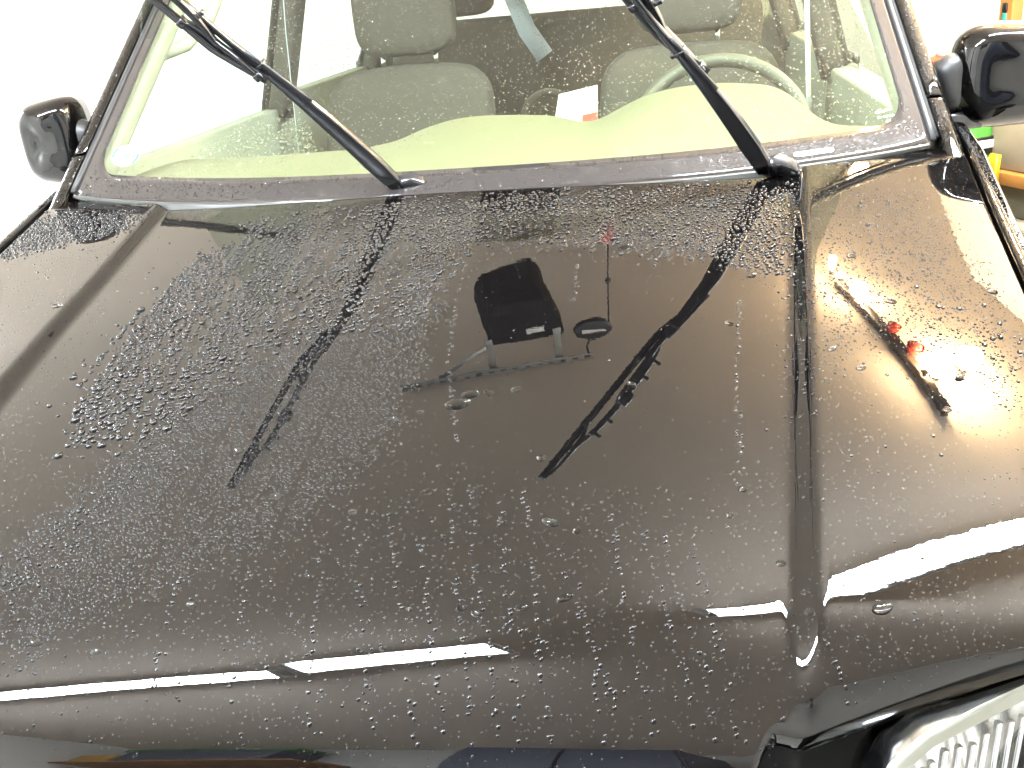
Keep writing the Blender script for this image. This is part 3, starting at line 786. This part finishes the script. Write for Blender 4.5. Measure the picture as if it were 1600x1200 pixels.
box('print_band', gc+Z*.0, (.106, .124, .06), 'blackprint', bag, RA, .004); box('print_stripe', gc+Z*.005, (.110, .128, .028), 'white', bag, RA, .004)

# ------------------------------------------------------------------ things on the wall behind the camera, seen only in the rolled nose
shf = box('wall_shelf', room(-2.35, VF+.12, 1.86), (1.2, .24, .03), 'wood', None, RA, .003); tag(shf, 'pine shelf high on the wall facing the car', 'shelf')
g1 = box('green_case', room(-2.36, VF+.10, 2.27), (.86, .16, .09), 'green', None, RA, .01); tag(g1, 'long green case on top of the blue box', 'case')
d1 = box('blue_box', room(-2.30, VF+.11, 2.05), (.74, .20, .345), 'shelfgrey', None, RA, .01); tag(d1, 'dark blue box standing on the high shelf', 'box')
y1 = box('yellow_box', room(-2.80, VF+.11, 1.98), (.22, .20, .20), 'yellow', None, RA, .01); tag(y1, 'yellow box at the end of the high shelf', 'box')
cab = empty('standin_cabinet', room(-.86, VF+.16, 0)); tag(cab, 'added dark cabinet shape standing in for the mirrored photographer', 'cabinet')  # added dark block, gives the photographer's dark reflection in the nose
box('carcass', room(-.86, VF+.15, 1.13), (.62, .28, 2.25), 'shelfgrey', cab, RA, .006)
for du in (-.155, .155):
    box('cabinet_door', room(-.86+du, VF+.30, 1.13), (.30, .018, 2.18), 'shelfgrey', cab, RA, .004)
    box('door_pull', room(-.86+du*.25, VF+.318, 1.1), (.012, .02, .14), 'steel', cab, RA, .003)

# ------------------------------------------------------------------ water
# regions of the bonnet (x, y in metres on the car) where beads stand differently thick
REG = {
    'rear_left_outer': [(-0.766, -0.064), (-0.53, -0.14), (-0.545, -0.198), (-0.627, -0.198), (-0.747, -0.235), (-0.797, -0.158)],
    'rear_left': [(-0.328, -0.191), (-0.112, -0.168), (0.044, -0.214), (0.041, -0.388), (0.013, -0.539), (-0.098, -0.554), (-0.187, -0.668), (-0.225, -0.772), (-0.303, -0.768), (-0.351, -0.706), (-0.376, -0.515), (-0.37, -0.322), (-0.317, -0.276)],
    'rear_mid': [(-0.114, -0.16), (0.495, -0.151), (0.467, -0.425), (0.397, -0.387), (0.255, -0.343), (0.055, -0.313), (0.032, -0.387)],
    'fine_left': [(0.041, -0.388), (0.013, -0.539), (-0.098, -0.554), (-0.187, -0.668), (-0.263, -0.842), (-0.294, -0.945), (-0.231, -1.053), (-0.124, -0.962), (-0.034, -0.924), (0.042, -0.792), (0.044, -0.68), (0.039, -0.508)],
    'strip_left': [(-0.142, -0.617), (-0.109, -0.634), (-0.22, -0.923), (-0.258, -1.004), (-0.284, -0.961), (-0.257, -0.879)],
    'right_fine': [(0.517, -0.178), (0.686, -0.178), (0.71, -0.416), (0.709, -0.57), (0.659, -0.741), (0.584, -0.59), (0.465, -0.694)],
    'right_beads': [(0.561, -0.189), (0.654, -0.249), (0.67, -0.457), (0.702, -0.572), (0.672, -0.675), (0.625, -0.585), (0.591, -0.485), (0.566, -0.321)],
    'groove': [(0.494, -0.16), (0.517, -0.178), (0.486, -0.522), (0.453, -0.797), (0.444, -0.789), (0.469, -0.503)],
    'low_left': [(-0.284, -0.961), (-0.131, -0.947), (0.06, -0.867), (0.118, -1.022), (0.129, -1.086), (-0.22, -1.075)],
    'low_mid': [(0.031, -0.849), (0.241, -0.864), (0.375, -0.922), (0.375, -1.076), (0.129, -1.09)],
    'low_right': [(0.39, -0.988), (0.541, -0.95), (0.57, -0.984), (0.563, -1.014), (0.454, -1.046), (0.385, -1.057)],
    'clean_a': [(-0.496, -0.159), (-0.382, -0.167), (-0.319, -0.264), (-0.37, -0.322), (-0.369, -0.565), (-0.335, -0.766), (-0.356, -0.797), (-0.408, -0.591), (-0.487, -0.229)],
    'wiped': [(0.056, -0.419), (0.256, -0.373), (0.395, -0.425), (0.456, -0.486), (0.424, -0.815), (0.298, -0.846), (0.112, -0.812), (0.05, -0.705)],
}
BIG = [(0.105, -0.72, 0.0135), (0.116, -0.702, 0.0089), (0.137, -0.7, 0.0068), (0.22, -0.894, 0.0086), (0.485, -0.988, 0.008), (-0.51, -0.456, 0.0088), (0.239, -0.979, 0.007), (0.205, -0.99, 0.0059), (0.156, -0.992, 0.0048), (0.169, -0.997, 0.0048), (0.125, -0.915, 0.0035), (0.578, -0.519, 0.0071), (0.395, -0.558, 0.0045), (0.062, -0.546, 0.0047), (0.067, -0.734, 0.0041), (0.041, -0.744, 0.004), (0.112, -0.994, 0.0033), (0.203, -0.808, 0.005), (0.164, -0.694, 0.0055), (0.045, -0.5, 0.0065), (0.43, -0.434, 0.0066), (-0.08, -0.994, 0.0047), (-0.209, -1.03, 0.0056), (-0.15, -1.037, 0.0042), (-0.147, -0.625, 0.0055), (0.617, -0.673, 0.0064), (0.431, -0.99, 0.0042), (0.701, -0.476, 0.0067), (0.522, -0.666, 0.0049), (0.48, -0.437, 0.005), (0.591, -0.731, 0.0047), (-0.049, -0.862, 0.0051), (-0.121, -0.983, 0.0042), (-0.115, -0.793, 0.0055), (0.268, -0.343, 0.0097), (0.554, -0.4, 0.006), (0.286, -0.684, 0.0041), (0.498, -0.631, 0.005), (0.39, -0.846, 0.0042), (0.377, -0.88, 0.0041), (0.415, -0.934, 0.0039), (0.034, -0.884, 0.0036), (0.014, -0.962, 0.0035), (0.244, -0.904, 0.004)]
TRAILS = [[(0.12, -0.858), (0.145, -0.959), (0.168, -1.045), (0.176, -1.092)], [(0.14, -0.849), (0.163, -0.958), (0.187, -1.035), (0.197, -1.091)], [(0.189, -0.848), (0.208, -0.928), (0.218, -0.996), (0.226, -1.047), (0.237, -1.086)], [(0.228, -0.92), (0.253, -0.995), (0.277, -1.045), (0.292, -1.084)], [(0.273, -0.88), (0.288, -0.981), (0.304, -1.052), (0.317, -1.086)], [(0.299, -0.895), (0.321, -0.991), (0.335, -1.038), (0.343, -1.081)], [(0.319, -0.902), (0.331, -0.972), (0.349, -1.032), (0.356, -1.081)], [(0.343, -0.916), (0.356, -0.99), (0.367, -1.049), (0.37, -1.08)], [(0.07, -0.884), (0.103, -0.994), (0.126, -1.068), (0.135, -1.093)], [(0.104, -0.915), (0.129, -0.999), (0.151, -1.067), (0.159, -1.092)], [(0.06, -0.961), (0.085, -1.043), (0.102, -1.091)], [(0.44, -1.015), (0.45, -1.043), (0.455, -1.055)], [(0.17, -0.866), (0.188, -0.958), (0.203, -1.039), (0.213, -1.09)], [(0.247, -0.955), (0.265, -1.036), (0.276, -1.086)], [(0.059, -0.438), (0.078, -0.63), (0.118, -0.792)], [(0.226, -0.122), (0.235, -0.221)], [(0.072, -0.241), (0.102, -0.322), (0.117, -0.364)], [(0.208, -0.36), (0.21, -0.465), (0.21, -0.516)], [(0.41, -0.503), (0.395, -0.682), (0.389, -0.842)], [(-0.042, -0.955), (-0.028, -1.026), (-0.019, -1.072)], [(0.017, -0.932), (0.038, -1.024), (0.048, -1.085)], [(-0.105, -0.962), (-0.092, -1.037), (-0.09, -1.073)]]
def inside(poly, x, y):
    r = np.zeros(len(x), bool); n = len(poly); j = n-1
    for i in range(n):
        xi, yi = poly[i]; xj, yj = poly[j]
        r ^= ((yi > y) != (yj > y)) & (x < (xj-xi)*(y-yi)/(yj-yi+1e-12)+xi); j = i
    return r
class Beads:
    """collects beads (position, normal, radius) that never overlap, then builds them as one mesh"""
    def __init__(self, cell=.009): self.c = cell; self.h = {}; self.p = []; self.r = []; self.n = []; self.hf = []; self.st = []
    def free(self, p, r):
        k = (int(p[0]//self.c), int(p[1]//self.c), int(p[2]//self.c))
        for a in (-1, 0, 1):
            for b in (-1, 0, 1):
                for g in (-1, 0, 1):
                    for q, rq in self.h.get((k[0]+a, k[1]+b, k[2]+g), ()):
                        if (q[0]-p[0])**2+(q[1]-p[1])**2+(q[2]-p[2])**2 < (r+rq)**2*.92: return False
        self.h.setdefault(k, []).append((p, r)); return True
    def add(self, P_, N_, R_, hf=.55, stretch=0.):
        for p, n, r in zip(P_, N_, R_):
            p = tuple(map(float, p))
            if self.free(p, r): self.p.append(p); self.n.append(tuple(n)); self.r.append(r); self.hf.append(hf); self.st.append(stretch)
    def build(self, name, mat, seg=8):
        Pn = np.array(self.p); Nn = np.array(self.n); Rr = np.array(self.r); m = len(Pn)
        hf = np.array(self.hf)*rng.uniform(.8, 1.15, m)
        t1 = np.cross(Nn, np.array([.1, 1, .02])); t1 /= np.linalg.norm(t1, axis=1, keepdims=True); t2 = np.cross(Nn, t1)
        prof = [(1.0, -.10), (1.0, .18), (.86, .58), (.52, .90), (0, 1)]
        ang = 2*np.pi*np.arange(seg)/seg
        a2 = rng.normal(0, .10, (m, 1)); p2 = rng.uniform(0, 6.3, (m, 1)); a3 = rng.normal(0, .06, (m, 1)); p3 = rng.uniform(0, 6.3, (m, 1))
        rad = 1+a2*np.cos(2*ang+p2)+a3*np.cos(3*ang+p3)
        st = np.array(self.st)[:, None]*rng.uniform(.3, 1.4, (m, 1))
        vs_ = []
        for q, (rr, zz) in enumerate(prof[:-1]):
            cx = rad*rr*np.cos(ang); cyy = rad*rr*np.sin(ang)*(1+st)
            vs_.append(Pn[:, None, :]+Rr[:, None, None]*(cx[..., None]*t1[:, None, :]+cyy[..., None]*t2[:, None, :]+(zz*hf)[:, None, None]*Nn[:, None, :]))
        top = (Pn+Nn*(Rr*hf)[:, None])[:, None, :]
        Vt = np.concatenate(vs_+[top], 1); nv = Vt.shape[1]
        quads = []; tris = []
        for q in range(3):
            for k in range(seg): quads.append((q*seg+k, q*seg+(k+1) % seg, (q+1)*seg+(k+1) % seg, (q+1)*seg+k))
        for k in range(seg): tris.append((3*seg+k, 3*seg+(k+1) % seg, 4*seg))
        quads = np.array(quads); tris = np.array(tris)
        offs = (np.arange(m)*nv)[:, None, None]
        Q = (quads[None]+offs).reshape(-1); T = (tris[None]+offs).reshape(-1)
        # t1 x t2 may point either way: make the faces look outwards
        sgn = np.einsum('ij,ij->i', np.cross(t1, t2), Nn)
        me = bpy.data.meshes.new(name); nq, ntr = m*len(quads), m*len(tris)
        if sgn.mean() < 0:
            Q = (quads[:, ::-1][None]+offs).reshape(-1); T = (tris[:, ::-1][None]+offs).reshape(-1)
        me.vertices.add(m*nv); me.vertices.foreach_set('co', Vt.reshape(-1).astype(np.float32))
        me.loops.add(len(Q)+len(T)); me.loops.foreach_set('vertex_index', np.concatenate([Q, T]).astype(np.int32))
        me.polygons.add(nq+ntr)
        me.polygons.foreach_set('loop_start', np.concatenate([np.arange(nq)*4, nq*4+np.arange(ntr)*3]).astype(np.int32))
        me.update(calc_edges=True); me.validate()
        me.polygons.foreach_set('use_smooth', np.ones(nq+ntr, bool))
        me.materials.append(M[mat]); o = bpy.data.objects.new(name, me); col.objects.link(o); return o

def noise1(t, seed):
    r = np.random.default_rng(seed); k = np.arange(1, 9); a = r.uniform(0, 6.28, 8)
    return sum(np.sin(t*kk*1.7+aa)/kk**.5 for kk, aa in zip(k, a))/3
hb = Beads()
def hood_add(x, y, r, hf=.7, stretch=0.):
    ok = (np.abs(x) < seam_x(y)-.004) & (y < yrear(x)-.004) & (y > yfront(x)+.012)
    x, y, r = x[ok], y[ok], r[ok]; hb.add(np.stack([x, y, hood(x, y)], -1), hood_n(x, y), r, hf, stretch)
def scatter(reg, n, r0, r1, hf=.72, keep=None, stretch=0., pw=1.6):
    P_ = REG[reg]; xs = [p[0] for p in P_]; ys = [p[1] for p in P_]
    x = rng.uniform(min(xs)-.03, max(xs)+.03, n); y = rng.uniform(min(ys)-.03, max(ys)+.03, n)
    wob = .016*noise1(x*23+y*31, 5)+rng.normal(0, .010, n); wob2 = .022*noise1(y*27-x*19, 6)+rng.normal(0, .014, n)
    ok = inside(P_, x+wob, y+wob2)      # ragged edges
    if keep is not None: ok &= keep(x, y)
    x, y = x[ok], y[ok]; r = r0+(r1-r0)*rng.random(len(x))**pw
    hood_add(x, y, r, hf, stretch)
# the large single beads first
rbig = []
for i, (x, y, r) in enumerate(BIG):
    hood_add(np.array([x]), np.array([y]), np.array([r*.55]), .5)
NBIG = len(hb.p)
# rivulet trails
for t in TRAILS:
    L_ = [math.dist(t[i], t[i+1]) for i in range(len(t)-1)]; n = int(sum(L_)/.0050)
    dd = np.sort(rng.uniform(0, sum(L_), n)); cum = np.concatenate([[0], np.cumsum(L_)])
    hood_add(np.interp(dd, cum, [p[0] for p in t])+rng.normal(0, .0016, n), np.interp(dd, cum, [p[1] for p in t]), rng.uniform(.0011, .0023, n), .6)
def streak(seed, th, drift=.10):
    """leave clear lanes that run down the bonnet, parallel to the crease"""
    def f(x, y):
        s = np.clip((-y-.13)/.934, 0, 1.2); q = x+drift*s*np.sign(x+1e-9)*-1*np.minimum(np.abs(x)/.45, 1)*-1
        return (noise1(q*30, seed) > th) | (rng.random(len(x)) < .10)
    return f
clean = lambda x, y: ~inside(REG['clean_a'], x, y)
scatter('rear_left_outer', 9000, .0014, .0034)
scatter('rear_left', 30000, .0017, .0046, keep=streak(3, -.22), stretch=.25)
scatter('rear_mid', 26000, .0015, .0040, keep=lambda x, y: rng.random(len(x)) < .30+.70*np.clip((np.abs(x-.14)-.03)*7+np.clip((y+.26)*12, 0, 1), 0, 1))
scatter('groove', 1400, .0008, .0022)
scatter('strip_left', 4500, .0012, .0026, keep=clean)
scatter('fine_left', 34000, .0006, .0017, keep=streak(11, -.75))
scatter('right_fine', 9000, .0006, .0016, keep=lambda x, y: rng.random(len(x)) < .7)
scatter('right_beads', 520, .0018, .0036, stretch=.3)
scatter('low_left', 1500, .0005, .0016); scatter('low_mid', 900, .0005, .0014, pw=2.5); scatter('low_right', 900, .0004, .0012)
# fine mist of tiny beads everywhere but where the water ran off in a sheet
n = 34000; x = rng.uniform(-.78, .78, n); y = rng.uniform(-1.11, -.05, n)
ok = clean(x, y) & (~inside(REG['wiped'], x, y) | (rng.random(n) < .10))
hood_add(x[ok], y[ok], .0003+.0007*rng.random(ok.sum())**2.2, .5)
n = 900; x = rng.uniform(-.78, .78, n); y = rng.uniform(-1.11, -.05, n); ok = ~inside(REG['wiped'], x, y) | (rng.random(n) < .2)
hood_add(x[ok], y[ok], .0009+.0013*rng.random(ok.sum())**2, .55)
# shoulders of the fenders
for s in (-1, 1):
    n = 1500; y = rng.uniform(-.9, .08, n); a = rng.uniform(.005, .018, n); xx = seam_x(y)+.005
    z = hood(xx-.005, y)+.004+.0002
    hb.add(np.stack([s*(xx+a), y, z], -1), np.tile([0, -.1, .995], (n, 1)), rng.uniform(.0006, .0020, n)**1.0, .5)
# take the large ones out as things of their own
bigs = [(hb.p[i], hb.n[i], BIG[i][2] if i < len(BIG) else .004) for i in range(NBIG)]
hb.p, hb.n, hb.r, hb.hf, hb.st = hb.p[NBIG:], hb.n[NBIG:], hb.r[NBIG:], hb.hf[NBIG:], hb.st[NBIG:]
wd_o = hb.build('water_beads', 'bead'); wd_o['kind'] = 'stuff'; wd_o['label'] = 'countless small water beads standing on the black bonnet'; wd_o['category'] = 'water'
# beads on the windscreen
gb_ = Beads(.006)
def glass_add(n, u0, u1, z0, z1, r0, r1, poly=None, pw=2.):
    u = rng.uniform(u0, u1, n); z = rng.uniform(z0, z1, n)
    if poly is not None: ok = inside(poly, u, z); u, z = u[ok], z[ok]
    P_ = []; N_ = []
    for a, b in zip(u, z):
        nn = ws_n(a, b); nn = -nn if nn.y > 0 else nn
        P_.append(on_glass(a, b, .0021 if (b < 1.105 or abs(a) > .955) else .0001)); N_.append(nn)
    gb_.add(P_, N_, r0+(r1-r0)*rng.random(len(P_))**pw, .5)
GC = [(-.80, 1.10), (-.633, 1.16), (-.561, 1.195), (-.40, 1.185), (-.36, 1.14), (-.50, 1.118)]
glass_add(3000, -.82, -.34, 1.09, 1.20, .0010, .0030, GC)
glass_add(9000, -.97, .97, 1.085, 1.42, .0006, .0016)
glass_add(1400, .62, .96, 1.11, 1.40, .0007, .0024)
glass_add(900, -.9, -.3, 1.11, 1.42, .0005, .0014)
glass_add(1500, -.98, .98, 1.072, 1.104, .0006, .0019)
glass_add(900, .30, .62, 1.11, 1.18, .0006, .0014)
for s in (-1, 1):                       # beads on the painted pillars
    zz = rng.uniform(1.06, 1.46, 700); aa = rng.uniform(.016, .040, 700)
    gb_.add([ws(s, z)+Vector((s*a, float(np.interp(a, [.015, .022, .034, .043], [-.002, -.006, -.004, .006]))-.0003, 0)) for z, a in zip(zz, aa)], [Vector((s*.15, -.8, .58)).normalized()]*700, rng.uniform(.0006, .0019, 700), .55)
wg_o = gb_.build('windscreen_beads', 'water', 8); wg_o['kind'] = 'stuff'; wg_o['label'] = 'countless small water beads on the windscreen'; wg_o['category'] = 'water'
DROPLAB = {0: 'widest flat water drop, just below the mirrored opener rail', 1: 'second widest flat drop, just behind the widest one', 2: 'small flat drop at the right end of the pair below the mirrored rail', 3: 'slanted drop just below the tip of the mirrored right wiper', 4: 'lone wide drop right of the bonnet crease in front of the light strip', 5: 'lone round drop left of the left bonnet crease', 6: 'largest drop above the gap between the mirrored light strips', 34: 'large clear drop beside the mirrored red handle'}
for i, (p, nrm, r) in enumerate(bigs):
    n_ = Vector(nrm); e1 = Vector((1, 0, 0)); e1 = (e1-n_*e1.dot(n_)).normalized(); e2 = n_.cross(e1); c = Vector(p)
    rr_ = np.random.default_rng(100+i); an = rr_.uniform(-.5, .5); a2, a3, b2, b3 = rr_.normal(0, .10), rr_.normal(0, .10), rr_.uniform(0, 6), rr_.uniform(0, 6); asp = rr_.uniform(.38, .62)
    V = []; F = []; sg_ = 20; hh = min(.0022+.12*r, .004)
    for rad_, zz in ((1.0, -.06), (1.0, .25), (.93, .62), (.78, .88), (.45, .98)):
        for k in range(sg_):
            t = 2*math.pi*k/sg_; q = r*rad_*(1+a2*math.cos(2*t+b2)+a3*math.cos(3*t+b3)); xa = q*math.cos(t); ya = q*asp*math.sin(t)
            V.append(c+e1*(xa*math.cos(an)-ya*math.sin(an))+e2*(xa*math.sin(an)+ya*math.cos(an))+n_*(zz*hh))
    V.append(c+n_*hh)
    for j in range(4):
        for k in range(sg_): F.append((j*sg_+k, j*sg_+(k+1) % sg_, (j+1)*sg_+(k+1) % sg_, (j+1)*sg_+k))
    for k in range(sg_): F.append((4*sg_+k, 4*sg_+(k+1) % sg_, 5*sg_))
    F.append(tuple(range(sg_-1, -1, -1)))
    d0 = empty('water_drop', c) if False else None
    o = mk('water_drop', V, F, 'water', None)
    tag(o, DROPLAB.get(i, 'medium water drop among the small beads on the bonnet'), 'water drop', 'water drops on the bonnet')
